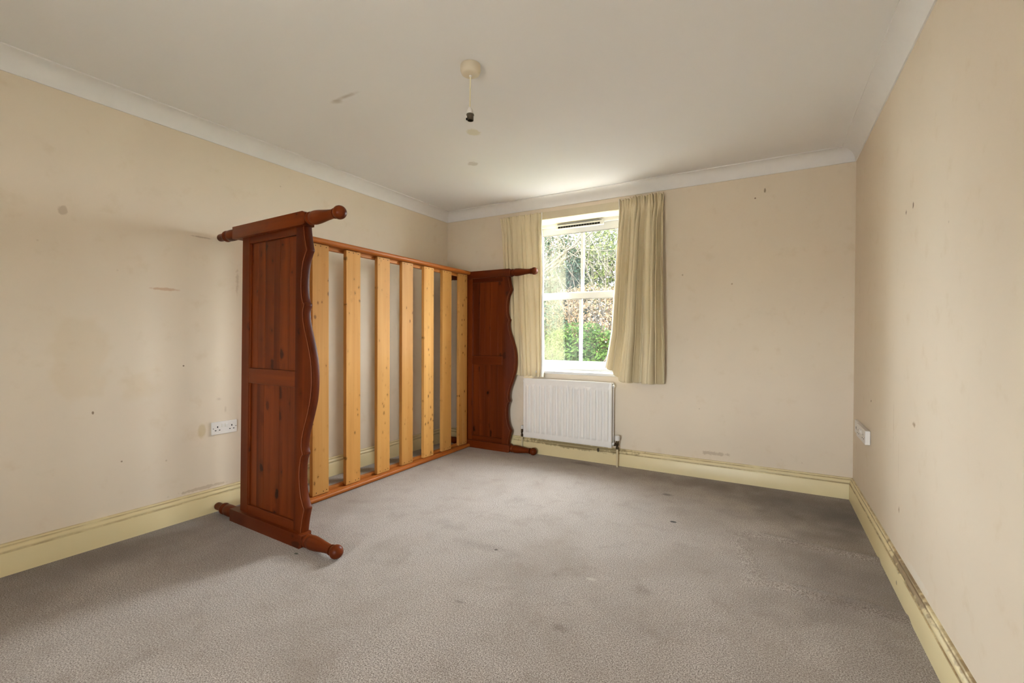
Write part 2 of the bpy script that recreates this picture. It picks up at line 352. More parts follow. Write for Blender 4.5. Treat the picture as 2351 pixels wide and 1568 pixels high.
# ---- coving (mitred) and skirting
cov = [(0, 0)]  # (projection from wall, drop from ceiling)
cov = [(0.0, CD), (0.007, CD)]
for k in range(1, 12):
    a = math.radians(90*k/12)
    cov.append((0.007+ (CP-0.014)*(1-math.cos(a)), CD-0.006 - (CD-0.014)*math.sin(a)))
cov += [(CP-0.007, 0.007), (CP, 0.007), (CP, 0.0), (0.0, 0.0)]
def sweep(prof, kind):
    """prof of (p, z) swept along one wall with mitres"""
    rings = []
    for end in (0, 1):
        r = []
        for p, z in prof:
            if kind == 'left': r.append((LX+p, (BY+p, FY-p)[end], z))
            elif kind == 'far': r.append(((LX+p, rx(FY-p)-p)[end], FY-p, z))
            elif kind == 'right': y = (BY+p, FY-p)[end]; r.append((rx(y)-p, y, z))
            elif kind == 'back': r.append(((LX+p, rx(BY+p)-p)[end], BY+p, z))
        rings.append(r)
    return MB().rings(rings)
for i, k in enumerate(('left', 'far', 'right', 'back')):
    sweep([(p, H-dz) for p, dz in cov], k).build('trim_%d' % (i+1), M_COVE, smooth=True, kind='structure')
skp = [(0, 0), (ST, 0), (ST, 0.100), (ST-0.002, 0.1045), (ST-0.006, 0.106), (ST-0.0065, 0.1095), (ST-0.004, 0.112), (ST-0.003, 0.116), (ST-0.004, 0.122),
       (ST-0.008, 0.128), (ST-0.012, 0.131), (ST-0.0125, 0.1345), (ST-0.011, 0.137), (ST-0.0115, 0.141), (ST-0.015, 0.1445), (0.002, SH), (0, SH)]
for k, mt in (('left', M_SK), ('far', M_SKF), ('right', M_SKR), ('back', M_SK)):
    sweep(skp, k).build('baseboard_%s' % k, mt, smooth=True, kind='structure')

# ------------------------------------------------------------------ window
def window():
    YW = FY+0.10
    y0, y1 = YW+0.092, YW+0.162
    m = MB()
    m.box(WX0, WX0+0.040, y0, y1, WZ0+0.02, WZ1); m.box(WX1-0.040, WX1, y0, y1, WZ0+0.02, WZ1)
    m.box(WX0+0.040, WX1-0.040, y0, y1, 2.160, WZ1); m.box(WX0+0.040, WX1-0.040, y0, y1, WZ0+0.02, 0.804)
    fr = m.build('window_1', M_UPVC, bevel=0.004, kind='structure')
    xa, xb = WX0+0.040, WX1-0.040
    # upper (outer) sash, lower (inner) sash
    def sash(name, ya, yb, z0, z1, top, bot, st=0.032):
        m = MB(); m.box(xa, xa+st, ya, yb, z0, z1); m.box(xb-st, xb, ya, yb, z0, z1)
        m.box(xa+st, xb-st, ya, yb, z1-top, z1); m.box(xa+st, xb-st, ya, yb, z0, z0+bot)
        s = m.build(name, M_UPVC, fr, bevel=0.004)
        gx0, gx1, gz0, gz1 = xa+st, xb-st, z0+bot, z1-top; xm = (gx0+gx1)/2; yc = (ya+yb)/2
        MB().box(xm-0.014, xm+0.014, yc-0.016, yc+0.016, gz0, gz1).build('glazing_bar', M_UPVC, s, bevel=0.005)
        for a, b in ((gx0, xm-0.014), (xm+0.014, gx1)):
            MB().box(a, b, yc-0.002, yc+0.002, gz0, gz1).build('pane', M_GLASS, s)
        g = MB()
        for z in (gz0, gz1-0.006): g.box(gx0, gx1, ya-0.0015, ya+0.002, z, z+0.006)
        g.build('gasket', plain('grey_gasket', srgb(150, 148, 145), 0.6), s)
        return s
    sash('upper_sash', YW+0.118, YW+0.152, 1.486, 2.160, 0.070, 0.036)
    low = sash('lower_sash', YW+0.084, YW+0.117, 0.804, 1.522, 0.062, 0.066)
    # meeting rail lip, latch and lower rail lines
    MB().box(xa, xb, YW+0.076, YW+0.084, 1.510, 1.522).build('meeting_rail_lip', M_UPVC, low, bevel=0.003)
    MB().box(xa, xb, YW+0.078, YW+0.084, 0.804, 0.824).build('weather_bead', M_UPVC, low, bevel=0.003)
    v = MB().box(-1.900, -1.420, YW+0.066, YW+0.092, 2.128, 2.171).build('trickle_vent', M_UPVC, fr, bevel=0.006)
    n = 16
    for k in range(n):
        a = -1.870 + k*(0.42/n)
        MB().box(a, a+0.42/n-0.002, YW+0.0645, YW+0.067, 2.137, 2.153).build('vent_slot', M_DARK, v)
    MB().box(-1.880, -1.440, YW+0.070, YW+0.088, 2.1715, 2.1745).build('vent_gap', M_DARK, v)
    k = MB().box(-2.085, -2.057, YW+0.070, YW+0.092, 2.108, 2.136).build('sash_stop', M_DARK, fr, bevel=0.003)
    # cream plaster reveal lining
    m = MB(); t = 0.004
    m.box(WX0, WX0+t, FY+0.0005, y0, WZ0, WZ1); m.box(WX1-t, WX1, FY+0.0005, y0, WZ0, WZ1); m.box(WX0+t, WX1-t, FY+0.0005, y0, WZ1-t, WZ1)
    m.build('window_reveal', M_REVEAL, fr)
    m = MB(); m.box(WX0+t, WX1-t, FY-0.001, y0+0.003, WZ0-0.002, WZ0+0.022); m.box(-2.05, WX1+0.05, FY-0.030, FY-0.001, WZ0-0.002, WZ0+0.022)
    m.build('window_sill', M_SILL, fr, bevel=0.006, seg=3)
    return fr
window()
# window added behind the camera to let in fill light
m = MB(); y0, y1 = BY-0.17, BY-0.10
m.box(BX0, BX0+.05, y0, y1, BZ0, BZ1); m.box(BX1-.05, BX1, y0, y1, BZ0, BZ1); m.box(BX0+.05, BX1-.05, y0, y1, BZ1-.05, BZ1); m.box(BX0+.05, BX1-.05, y0, y1, BZ0, BZ0+.05)
w2 = m.build('fill_window', M_UPVC, bevel=0.004, kind='structure')
MB().box(BX0+.05, BX1-.05, y0+.03, y0+.034, BZ0+.05, BZ1-.05).build('pane', M_GLASS, w2)

# curtain batten across the head of the window
b = MB().box(-2.36, -0.865, FY-0.020, FY, 2.190, 2.258).build('curtain_batten', M_BATTEN, bevel=0.002,
    label='painted wooden batten running over the window head behind the curtains', category='curtain rail')

# ------------------------------------------------------------------ bed frame on its side
BED = thing('bed_frame', (-2.6, 2.7, 0.0), 'large stained pine bed frame tipped on its side along the left wall', 'bed')
HS = 0.0354; ZU = 1.710
prof_half = [(0.0, .966), (.05, .964), (.11, .955), (.16, .940), (.20, .926), (.25, .907), (.30, .891), (.34, .885), (.365, .887), (.388, .896), (.394, .895), (.402, .886), (.425, .877),
             (.46, .871), (.50, .869), (.54, .871), (.58, .876), (.62, .886), (.655, .903), (.672, .914), (.679, .914), (.70, .907), (.73, .899), (.77, .891), (.807, .886)]
def smooth_prof():
    pts = []
    for i in range(len(prof_half)-1):
        (a, ua), (b, ub) = prof_half[i], prof_half[i+1]
        for k in range(3):
            # catmull-rom inside smooth runs
            t = k/3; p0 = prof_half[max(i-1, 0)][1]; p3 = prof_half[min(i+2, len(prof_half)-1)][1]
            if i in (8, 9, 10, 18, 19, 20): u = ua+(ub-ua)*t
            else: u = 0.5*((2*ua)+(-p0+ub)*t+(2*p0-5*ua+4*ub-p3)*t*t+(-p0+3*ua-3*ub+p3)*t**3)
            pts.append((a+(b-a)*t, u))
    pts.append(prof_half[-1]); return pts
PROF = smooth_prof()
def end_board(name, x0, y0, th, lx, ly, du, label, rail_side):
    c, s = math.cos(th), math.sin(th)
    def P(u, n, z): return (x0+u*c-n*s+lx*z, y0+u*s+n*c+ly*z, z)
    def rect(u0, u1, z0, z1, n0, n1, mb=None):
        mb = mb or MB()
        return mb.hexa([P(u0, n0, z0), P(u1, n0, z0), P(u1, n1, z0), P(u0, n1, z0), P(u0, n0, z1), P(u1, n0, z1), P(u1, n1, z1), P(u0, n1, z1)])
    zm = 0.873; zb, zt = 0.066, 1.680; US = 0.816-du
    # scalloped board along the free edge
    zs = [(zm - t, u-du) for t, u in reversed(PROF)] + [(zm + t, u-du) for t, u in PROF[1:]]
    layers = [(-0.0135, 0.0105), (-0.0125, 0.0085), (-0.0070, 0.0080), (-0.0060, 0.0045), (0.000, 0.0010), (0.006, 0.0), (0.026, 0.0), (0.031, 0.003), (0.0335, 0.008)]
    m = MB(); rings = []
    for n, ins in layers: rings.append([P(u-ins, n, z) for z, u in zs] + [P(US, n, zs[-1][0]), P(US, n, zs[0][0])])
    m.rings(rings)
    root = m.build(name, W_RED[2], BED, smooth=True, label=label)
    e = MB(); k_ = len(zs)
    e.rings([[P(u-0.0115, -0.0132, z), P(u-0.0100, -0.0141, z), P(u-0.0084, -0.0122, z), P(u-0.0095, -0.0115, z)] for z, u in zs])
    e.build('edge_line', M_WORN, root)
    rect(0.283, 0.363, zb, zt, -0.012, 0.016).build('stile', W_RED[2], root, bevel=0.003)
    for z0, z1 in ((zb, 0.118), (0.826, 0.913), (1.635, zt)):
        rect(0.363, US, z0, z1, -0.0125, 0.016).build('rail', W_RED[0], root, bevel=0.003)
    ns = 6 if du == 0 else 5
    ed = [0.363+(US-0.363)*k/ns + (random.uniform(-.014, .014) if 0 < k < ns else 0) for k in range(ns+1)]
    for z0, z1 in ((0.118, 0.826), (0.913, 1.635)):
        for k in range(ns):
            dn = random.uniform(-.0006, .0006)
            rect(ed[k], ed[k+1], z0, z1, 0.000+dn, 0.010+dn).build('stave', W_RED[2], root, bevel=0.0012)
        # thin moulding round each field
        mo = MB(); w_ = 0.009
        rect(0.363, 0.363+w_, z0, z1, -0.0085, 0.001, mo)
        mo.build('field_moulding', W_RED[2], root, bevel=0.003)
    for zc in (HS, ZU):
        m = MB(); u2 = 0.908-du; ub = 1.150-du
        pl = lambda t, a, b_: P(t, a, zc+b_)
        sq = lambda t, hh: [P(t, -hh, zc-hh), P(t, hh, zc-hh), P(t, hh, zc+hh), P(t, -hh, zc+hh)]
        m.rings([sq(0.205, HS-0.006), sq(0.213, HS), sq(u2-0.010, HS), sq(u2, HS-0.007)])
        # foot turning (wall end)
        m.lathe([(-0.006, 0.012), (-0.003, 0.019), (0.004, 0.0225), (0.02, 0.0235), (0.060, 0.0225), (0.066, 0.024), (0.072, 0.030), (0.084, 0.0345), (0.094, 0.0335), (0.104, 0.029),
                 (0.108, 0.027), (0.112, 0.029), (0.118, 0.0335), (0.15, 0.0345), (0.185, 0.033), (0.198, 0.030), (0.206, 0.029)], pl)
        # finial turning (room end)
        u = u2
        m.lathe([(u-0.002, 0.0275), (u+0.004, 0.031), (u+0.010, 0.0345), (u+0.018, 0.0350), (u+0.024, 0.0320), (u+0.027, 0.0300), (u+0.030, 0.0300), (u+0.034, 0.0325), (u+0.042, 0.0355), (u+0.058, 0.0362),
                 (u+0.085, 0.0345), (u+0.12, 0.0300), (u+0.15, 0.0262), (u+0.175, 0.0240), (u+0.195, 0.0232), (u+0.203, 0.0235)] +
                [(u+0.2045, 0.0262), (u+0.209, 0.0266)], pl)
        r = 0.0345
        m.lathe([(ub - r*math.cos(a), max(0.0008, r*math.sin(a))) for a in [math.radians(q) for q in (40, 50, 60, 70, 80, 90, 100, 110, 120, 130, 140, 150, 160, 168, 175, 179.5)]], pl)
        m.build('post', W_RED[0], root, smooth=True)
    return P
end_board('headboard', -3.0463, 1.5773, -0.0344, 0.0016, 0.0108, 0.0, 'near end board with scalloped edge and turned posts', 1)
end_board('footboard', -3.046, 3.822, 0.0, 0.0016, 0.0, 0.10, 'far end board with scalloped edge beside the radiator', -1)
def xr(y): return -2.630 - 0.0262*(y-1.6)
RY0, RY1 = 1.575, 3.806
def side_rail(z0, z1, label):
    t = z1-z0; zc = (z0+z1)/2
    pr = []
    for k in range(9):
        a = math.radians(90-22.5*k); pr.append((0.014-0.014*math.cos(a)*1.0, zc+(t/2)*math.sin(a)))
    pr += [(0.026, z0), (0.029, z0+0.003), (0.032, z0+0.003), (0.034, z0+0.0012), (0.135, z0+0.0012), (0.135, z1-0.0012), (0.034, z1-0.0012), (0.032, z1-0.003), (0.029, z1-0.003), (0.026, z1)]
    rings = [[(xr(y)-p, y, z) for p, z in pr] for y in (RY0, RY1)]
    r = MB().rings(rings).build('side_rail', W_RAIL, BED, smooth=True, label=label)
    return r
lo = side_rail(0.0, 0.032, 'lower side rail lying on the carpet'); up = side_rail(1.716, 1.750, 'upper side rail with moulded edge')
for r, za, zb in ((lo, 0.0310, 0.050), (up, 1.692, 1.7170)):
    m = MB(); a, b_ = RY0+0.06, RY1-0.01
    m.hexa([(xr(a)-0.100, a, za), (xr(a)-0.0700, a, za), (xr(b_)-0.0700, b_, za), (xr(b_)-0.100, b_, za), (xr(a)-0.100, a, zb), (xr(a)-0.0700, a, zb), (xr(b_)-0.0700, b_, zb), (xr(b_)-0.100, b_, zb)])
    m.build('slat_batten', W_BATT, r, bevel=0.002)
SLY = [1.695, 1.984, 2.265, 2.567, 2.842, 3.122, 3.386, 3.652]
for i, y in enumerate(SLY):
    wd = 0.132 + random.uniform(-.003, .004); a = -0.001; x = xr(y+wd/2)
    zt = 1.7155 - random.uniform(0, .003)
    s = MB().box(x-0.0690, x-0.0385, y, y+wd, 0.0335, zt).build('slat', W_SLAT, BED, bevel=0.003)
    for (dy, z) in ((0.025, zt-0.014), (0.064, zt-0.013), (0.108, zt-0.016), (0.030, 0.052), (0.085, 0.050), (0.112, 0.054)):
        MB().lathe([(0, 0.0035), (0.001, 0.0030)], lambda t, p, q, x=x, y=y, dy=dy, z=z: (x-0.0386+t, y+dy+p, z+q), 8).build('screw', M_DARK, s)

# ------------------------------------------------------------------ curtains
def curtain(name, rows, nfold, amp_top, amp_bot, yfun, seed, label, NS=150, NT=60, thick=0.003, hd=0.008, edge=None):
    """rows: [(t, xl, xr, zl, zr)] from head (t=0) to hem (t=1)"""
    rnd = random.Random(seed); ph = [rnd.uniform(-.5, .5) for _ in range(nfold+2)]; am = [rnd.uniform(.35, 1.35) for _ in range(nfold+2)]
    def row(t):
        for i in range(len(rows)-1):
            if rows[i][0] <= t <= rows[i+1][0]+1e-9:
                k = (t-rows[i][0])/(rows[i+1][0]-rows[i][0]); k2 = k*k*(3-2*k)
                return [rows[i][j]+(rows[i+1][j]-rows[i][j])*k2 for j in range(1, 5)]
    m = MB(); uv = []
    for j in range(NT+1):
        t = j/NT; xl, xrr, zl, zr = row(t)
        A = amp_top+(amp_bot-amp_top)*min(1, t*1.6)
        for i in range(NS+1):
            s = i/NS; q = s*nfold; k = int(q); fr = q-k
            wob = 0.18*math.sin(t*3.1+ph[k]*9)
            f = 2*abs(math.sin(math.pi*(q+wob+0.25*math.sin(q*2.1+seed))))**0.62-1
            a = A*((1-fr)*am[k]+fr*am[k+1])
            head = max(0.0, 1-t/0.055)
            pin = math.exp(-((t-0.055)/0.02)**2)
            a *= (1-0.7*pin)
            f2 = math.sin(math.pi*2*q*2+1.0)*hd*min(1, head*1.6)
            x = xl+(xrr-xl)*s + 0.22*a*math.cos(math.pi*2*(q+wob))*min(1, t*5)*(0 if i in (0, NS) else 1)
            y = yfun(s, t) - a*f - f2
            kz = min(1, s/0.38); kz = kz*kz*(3-2*kz)
            z = zl+(zr-zl)*kz
            if t < 0.02: z += 0.006*math.sin(q*6.28+2.0) + 0.004*math.sin(q*17)
            z += 0.006*math.sin(q*6.28)*max(0, (t-0.9)*10)
            m.v.append((x, y, z)); uv.append((s, 1-t))
    n = NS+1
    m.f = [(j*n+i, j*n+i+1, (j+1)*n+i+1, (j+1)*n+i) for j in range(NT) for i in range(NS)]
    o = m.build(name, M_CURT, None, smooth='all', label=label, category='curtain', group='curtains at the window')
    me = o.data; lay = me.uv_layers.new(name='UVMap')
    for lp in me.loops: lay.data[lp.index].uv = uv[lp.vertex_index]
    if edge is not None:      # turned-back white lining along the leading edge
        e = MB(); i0 = 0 if edge < 0 else NS
        for j in range(NT+1):
            t = j/NT; p = m.v[j*n+i0]; wd_ = 0.004+0.022*max(0, t-0.25)
            e.v += [(p[0]+edge*0.003, p[1]-0.004, p[2]), (p[0]-edge*wd_*0.5, p[1]-0.010-0.010*t, p[2]), (p[0]-edge*wd_, p[1]-0.007-0.012*t, p[2]+0.002)]
        e.f = [(j*3+k, j*3+k+1, j*3+k+4, j*3+k+3) for j in range(NT) for k in (0, 1)]
        eo = e.build('lining', M_LINING, o, smooth='all'); sm = eo.modifiers.new('thick', 'SOLIDIFY'); sm.thickness = 0.0015
    so = o.modifiers.new('thick', 'SOLIDIFY'); so.thickness = thick; so.offset = 0
    return o, row, m.v, n
curtain('curtain', [(0, -2.392, -1.934, 2.246, 2.250), (0.1, -2.372, -1.942, 2.10, 2.10), (0.45, -2.345, -1.928, 1.56, 1.56), (1.0, -2.30, -1.915, 0.738, 0.730)],
        8, 0.011, 0.016, lambda s, t: 3.862+0.016*min(1, t*3), 3, 'cream striped curtain left of the window, behind the bed end', hd=0.006, edge=1)
curtain('curtain', [(0, -1.192, -0.834, 2.246, 2.256), (0.12, -1.196, -0.842, 2.07, 2.07), (0.4, -1.225, -0.836, 1.65, 1.64), (0.72, -1.262, -0.826, 1.16, 1.13), (0.9, -1.305, -0.826, 0.93, 0.87), (1.0, -1.325, -0.826, 0.838, 0.728)],
        8, 0.026, 0.054, lambda s, t: 3.836-0.014*t+max(0, (t-0.35))*0.09*max(0, 1-s*2.4), 11, 'cream striped curtain right of the window, its corner swept onto the sill', hd=0.016, edge=-1)

# ------------------------------------------------------------------ radiator
def radiator():
    x0, x1, z0, z1 = -2.098, -1.246, 0.163, 0.715; yf = FY-0.100
    R = thing('radiator', ((x0+x1)/2, FY-0.06, z0), 'white ribbed panel radiator on the wall below the window', 'radiator')
    n = 15; pitch = 0.0541; first = x0+0.022
    xs = [x0]; ribs = []
    for k in range(n):
        a = first+k*pitch+0.004
        ribs.append((a-0.004, a+0.044))
    xs = sorted(set([x0, x0+0.006, x1-0.006, x1] + [q for a, b_ in ribs for q in (a, a+0.006, a+0.012, a+0.018, a+0.024, b_-0.005, b_-0.0025, b_)]))
    zs = sorted(set([z0, z0+0.012, z0+0.045, z0+0.052, z0+0.06, z0+0.07, z1-0.075, z1-0.065, z1-0.055, z1-0.047, z1-0.012, z1] + [z0+0.07+(z1-z0-0.145)*k/6 for k in range(7)]))
    def depth(x, z):
        d = 0.0
        for a, b_ in ribs:
            if a <= x <= b_:
                kx = min(1, (x-a)/0.024, (b_-x)/0.005); kz = min(1, max(0, (z-z0-0.045)/0.025), max(0, (z1-0.047-z)/0.028))
                q = max(0, min(kx, kz)); d = 0.012*q*q*(3-2*q)
        if x in (x0, x1) or z in (z0, z1): d = -0.006
        return d
    m = MB(); nx = len(xs)
    m.v = [(x, yf-depth(x, z), z) for z in zs for x in xs]
    m.f = [(j*nx+i, j*nx+i+1, (j+1)*nx+i+1, (j+1)*nx+i) for j in range(len(zs)-1) for i in range(nx-1)]
    # back of the front panel
    b0 = len(m.v); m.v += [(x0, yf+0.014, z0), (x1, yf+0.014, z0), (x1, yf+0.014, z1), (x0, yf+0.014, z1)]
    nz = len(zs)
    m.f += [tuple([b0, b0+1] + [nx-1-i for i in range(nx)]), tuple([b0+2, b0+3] + [(nz-1)*nx+i for i in range(nx)]),
            tuple([b0+3, b0] + [j*nx for j in range(nz)]), tuple([b0+1, b0+2] + [(nz-1-j)*nx+nx-1 for j in range(nz)]), (b0+3, b0+2, b0+1, b0)]
    m.build('front_panel', M_RAD, R, smooth=True)
    MB().box(x0+0.004, x1+0.002, FY-0.045, FY-0.030, z0+0.004, z1-0.004).build('back_panel', M_RAD, R, bevel=0.004)
    m = MB()
    for k in range(9):
        x = x0+0.03+k*(x1-x0-0.06)/25
        m.box(x-0.001, x+0.001, yf+0.014, FY-0.045, z0+0.06, z1-0.03)
    m.build('convector_fins', M_RAD, R)
    m = MB().box(x0+0.002, x1-0.002, yf+0.012, FY-0.044, z1-0.012, z1-0.009)
    for k in range(30):
        x = x0+0.02+k*(x1-x0-0.04)/29; m.box(x-0.004, x+0.004, yf+0.014, FY-0.046, z1-0.0095, z1-0.004)
    m.build('top_grille', M_RAD, R)
    for x in (x0+0.0, x1-0.0):
        s = -1 if x < -1.7 else 1
        for z in (z0+0.03, z1-0.03):
            MB().lathe([(0, 0.013), (0.012*s, 0.013), (0.012*s, 0.010), (0.016*s, 0.010)], lambda t, p, q, x=x, z=z: (x+t, FY-0.065+p, z+q), 16).build('tapping', M_RAD, R, smooth=True)
    # right hand thermostatic valve
    def valve(x, side, capz0, capz1, capr, yv, label):
        v = MB()
        v.lathe([(0.150, 0.007), (0.152, 0.0125), (0.172, 0.0125), (0.174, 0.009), (0.186, 0.0095), (0.190, 0.0125), (capz0-0.006, 0.0125), (capz0, 0.010)], lambda t, p, q: (x+p, yv+q, t), 14)
        v.lathe([(0, 0.0085), (0.012, 0.0085), (0.013, 0.0125), (0.030, 0.0125), (0.031, 0.009), (0.05, 0.009)], lambda t, p, q: (x-side*t, yv+p, 0.188+q), 12)
        vo = v.build('valve', M_BRASS, R, smooth=True, label=label)
        MB().lathe([(capz0, capr*0.80), (capz0+0.004, capr*0.97), (capz0+(capz1-capz0)*0.35, capr), (capz1-0.006, capr*0.98), (capz1-0.002, capr*0.86), (capz1, capr*0.5)], lambda t, p, q: (x+p, yv+q, t), 18).build('valve_cap', M_PLASTIC, vo, smooth=True)
        MB().lathe([(0.0, 0.0078), (0.152, 0.0078)], lambda t, p, q: (x+p, yv+q, t), 14).build('pipe', M_PIPE, R, smooth=True)
    valve(-1.206, 1, 0.224, 0.268, 0.0225, FY-0.062, 'tarnished valve with white cap')
    valve(-2.141, -1, 0.224, 0.258, 0.012, FY-0.036, 'small lockshield valve')
radiator()

# ------------------------------------------------------------------ pendant
def pendant():
    x, y = -1.2945, 1.818
    R = thing('pendant_light', (x, y, H), 'white ceiling rose with cord and empty lamp holder, no bulb or shade', 'pendant light')
    P = lambda t, p, q: (x+p, y+q, t)
    MB().lathe([(H, 0.046), (H-0.006, 0.0485), (H-0.026, 0.0485), (H-0.030, 0.047), (H-0.042, 0.042), (H-0.047, 0.034), (H-0.049, 0.012), (H-0.049, 0.001)], P, 40).build('ceiling_rose', M_OLDPLASTIC, R, smooth=True)
    MB().lathe([(H-0.046, 0.007), (H-0.055, 0.006), (H-0.056, 0.003)], P, 14).build('cord_grip', M_PLASTIC, R, smooth=True)
    MB().tube([(x, y, H-0.05), (x-0.001, y, 2.30), (x-0.002, y, 2.25), (x-0.003, y, 2.188)], 0.0035, 10).build('cord', M_CABLE, R, smooth=True)
    x = x-0.003
    P2 = lambda t, p, q: (x+p+0.06*(2.19-t), y+q, t)
    MB().lathe([(2.192, 0.004), (2.188, 0.007), (2.178, 0.013), (2.168, 0.0155), (2.160, 0.0165), (2.158, 0.0165)], P2, 24).build('holder_cap', M_PLASTIC, R, smooth=True)
    MB().lathe([(2.1585, 0.0175), (2.156, 0.0185), (2.153, 0.0185), (2.151, 0.016), (2.128, 0.0150), (2.128, 0.0130), (2.148, 0.0130), (2.149, 0.001)], P2, 24).build('lamp_holder', M_STEEL, R, smooth=True)
    MB().box(x-0.013+.003, x-0.009+.003, y-0.017, y-0.012, 2.127, 2.137).build('bayonet_slot', M_DARK, R)
pendant()

# ------------------------------------------------------------------ sockets
def socket(loc, ax, nrm, wd, ht, dep, label, flip=1):
    """double socket: ax = direction along the wall, nrm = out of the wall"""
    R = thing('wall_socket', loc, label, 'socket', 'double wall sockets')
    A, Nn, Z, O = Vector(ax), Vector(nrm), Vector((0, 0, 1)), Vector(loc)
    def Q(a, n, z): return O + A*a + Nn*n + Z*z
    def bx(a0, a1, n0, n1, z0, z1): return MB().hexa([Q(a0, n0, z0), Q(a1, n0, z0), Q(a1, n1, z0), Q(a0, n1, z0), Q(a0, n0, z1), Q(a1, n0, z1), Q(a1, n1, z1), Q(a0, n1, z1)])
    W2, H2 = wd/2, ht/2
    bx(-W2, W2, 0.001, dep, -H2, H2).build('faceplate', M_PLASTIC, R, bevel=0.004, seg=3)
    for cx in (-wd*0.28, wd*0.28):
        k = wd/0.15
        bx(cx-0.0032, cx+0.0032, dep-0.001, dep+0.0004, 0.003, 0.013).build('pin_hole', M_DARK, R)
        for q in (-0.0115, 0.0115): bx(cx+q*k-0.0042*k, cx+q*k+0.0042*k, dep-0.001, dep+0.0004, -0.0155, -0.0105).build('pin_hole', M_DARK, R)
        sx = cx*0.24
        bx(sx-0.0065*k, sx+0.0065*k, dep-0.001, dep+0.0035, 0.004, 0.024).build('rocker_switch', M_PLASTIC, R, bevel=0.0015)
        bx(sx-0.0075*k, sx-0.0066*k, dep-0.001, dep+0.0006, 0.003, 0.025).build('switch_shadow_gap', M_OLDPLASTIC, R)
    for a in (-W2+0.0085, W2-0.0085): bx(a-0.0022, a+0.0022, dep-0.001, dep+0.0004, -0.0022, 0.0022).build('screw_hole', M_DARK, R)
    return R
socket((LX, 1.629, 0.518), (0, 1, 0), (1, 0, 0), 0.155, 0.080, 0.012, 'white double wall socket beside the bed headboard on the left wall')
sy = 3.44
socket((rx(sy), sy, 0.532), (0.02475, -1, 0), (-1, -0.02475, 0), 0.29, 0.080, 0.027, 'white double wall socket low on the right wall near the corner')
sy = 3.665
o = thing('blank_plate', (rx(sy), sy, 0.532), 'small white outlet plate in the corner beside the right wall socket', 'socket')
m = MB(); m.hexa([(rx(sy-.07)-0.016, sy-.07, .492), (rx(sy-.07)-.001, sy-.07, .492), (rx(sy+.07)-.001, sy+.07, .492), (rx(sy+.07)-.016, sy+.07, .492), (rx(sy-.07)-0.016, sy-.07, .572), (rx(sy-.07)-.001, sy-.07, .572), (rx(sy+.07)-.001, sy+.07, .572), (rx(sy+.07)-.016, sy+.07, .572)])
m.build('faceplate', M_PLASTIC, o, bevel=0.003)
MB().box(rx(sy)-0.0168, rx(sy)-0.0150, sy-.012, sy+.012, .522, .536).build('outlet_hole', M_DARK, o)

# ------------------------------------------------------------------ garden seen through the window
GZ = -0.35
def mat_leaf(name, a, b_, trans=0.35):
    m = N(name); info = m.new('ShaderNodeNewGeometry'); r = info.outputs['Random Per Island']
    c = m.mix(r, a, b_); m.base(c, 0.9, 0.0)
    tr = m.new('ShaderNodeBsdfTranslucent'); m.L(c, tr.inputs[0]); mx = m.new('ShaderNodeMixShader'); mx.inputs[0].default_value = trans
    out = m.n['Material Output']; m.L(m.b.outputs[0], mx.inputs[1]); m.L(tr.outputs[0], mx.inputs[2]); m.L(mx.outputs[0], out.inputs[0])
    return m.m
L_GREEN = mat_leaf('green_leaf', srgb(54, 68, 32), srgb(28, 40, 20))
L_DARK = mat_leaf('evergreen_leaf', srgb(36, 48, 36), srgb(17, 27, 20))
L_RUST = mat_leaf('autumn_leaf', srgb(112, 88, 70), srgb(72, 62, 40))
L_YEL = mat_leaf('yellow_green_leaf', srgb(70, 72, 38), srgb(46, 54, 27))
M_BARK = plain('grey_bark', srgb(62, 56, 48), 0.9, 0.0, nz=0.2)
M_TWIG = plain('pale_twig', srgb(64, 59, 50), 0.9, 0.0, nz=0.1)
M_GRASS = plain('lawn_grass', srgb(70, 84, 46), 0.95, 0.0, nz=0.2)
M_PATIO = plain('grey_patio_slab', srgb(104, 99, 92), 0.9, 0.05, nz=0.08)
M_BOUNCE = plain('pale_bounce_paving', srgb(222, 213, 200), 0.9, 0.15, nz=0.08)
MB().box(-2.6, 0.6, BY-TH-1.3, BY-TH, 1.55, 1.65).build('sky_shade', M_SKY_SHADE, kind='structure')  # unseen slab added to keep high sky off the floor
MB().box(-14, 14, -26, BY-TH, GZ-0.3, GZ).build('bounce_yard', M_BOUNCE, kind='structure')  # unseen yard, made pale to bounce fill light up to the ceiling
m = MB().box(-16, 12, FY+3.0, 26, GZ-0.3, GZ).build('lawn', M_GRASS, kind='structure')
MB().box(-16, 12, FY+TH, FY+3.0, GZ-0.3, GZ+0.02).build('patio', M_PATIO, kind='structure')
def leaf_cloud(blobs, n, size, rnd):
    m = MB()
    tot = sum(b[3]*b[4]*b[5] for b in blobs)
    for (cx, cy, cz, ax, ay, az) in blobs:
        k = int(n*ax*ay*az/tot)
        for _ in range(k):
            while True:
                p = Vector((rnd.uniform(-1, 1), rnd.uniform(-1, 1), rnd.uniform(-1, 1)))
                if 0.05 < p.length < 1: break
            p = p*(p.length**-0.35)
            if p.length > 1.08: p = p.normalized()*1.05
            c = Vector((cx+p.x*ax, cy+p.y*ay, cz+p.z*az))
            if c.z < GZ+0.02: c.z = GZ+0.02+rnd.random()*0.1
            nrm = (p+Vector((rnd.uniform(-1, 1), rnd.uniform(-1, 1), rnd.uniform(-.4, 1.2)))).normalized()
            u = nrm.orthogonal().normalized(); u = Matrix.Rotation(rnd.uniform(0, 6.28), 3, nrm) @ u; v = nrm.cross(u)
            s = size*rnd.uniform(.6, 1.3)
            m.add([c-u*s, c-v*s*.42+nrm*s*.1, c+u*s, c+v*s*.42+nrm*s*.1], [(0, 1, 2, 3)])
    return m
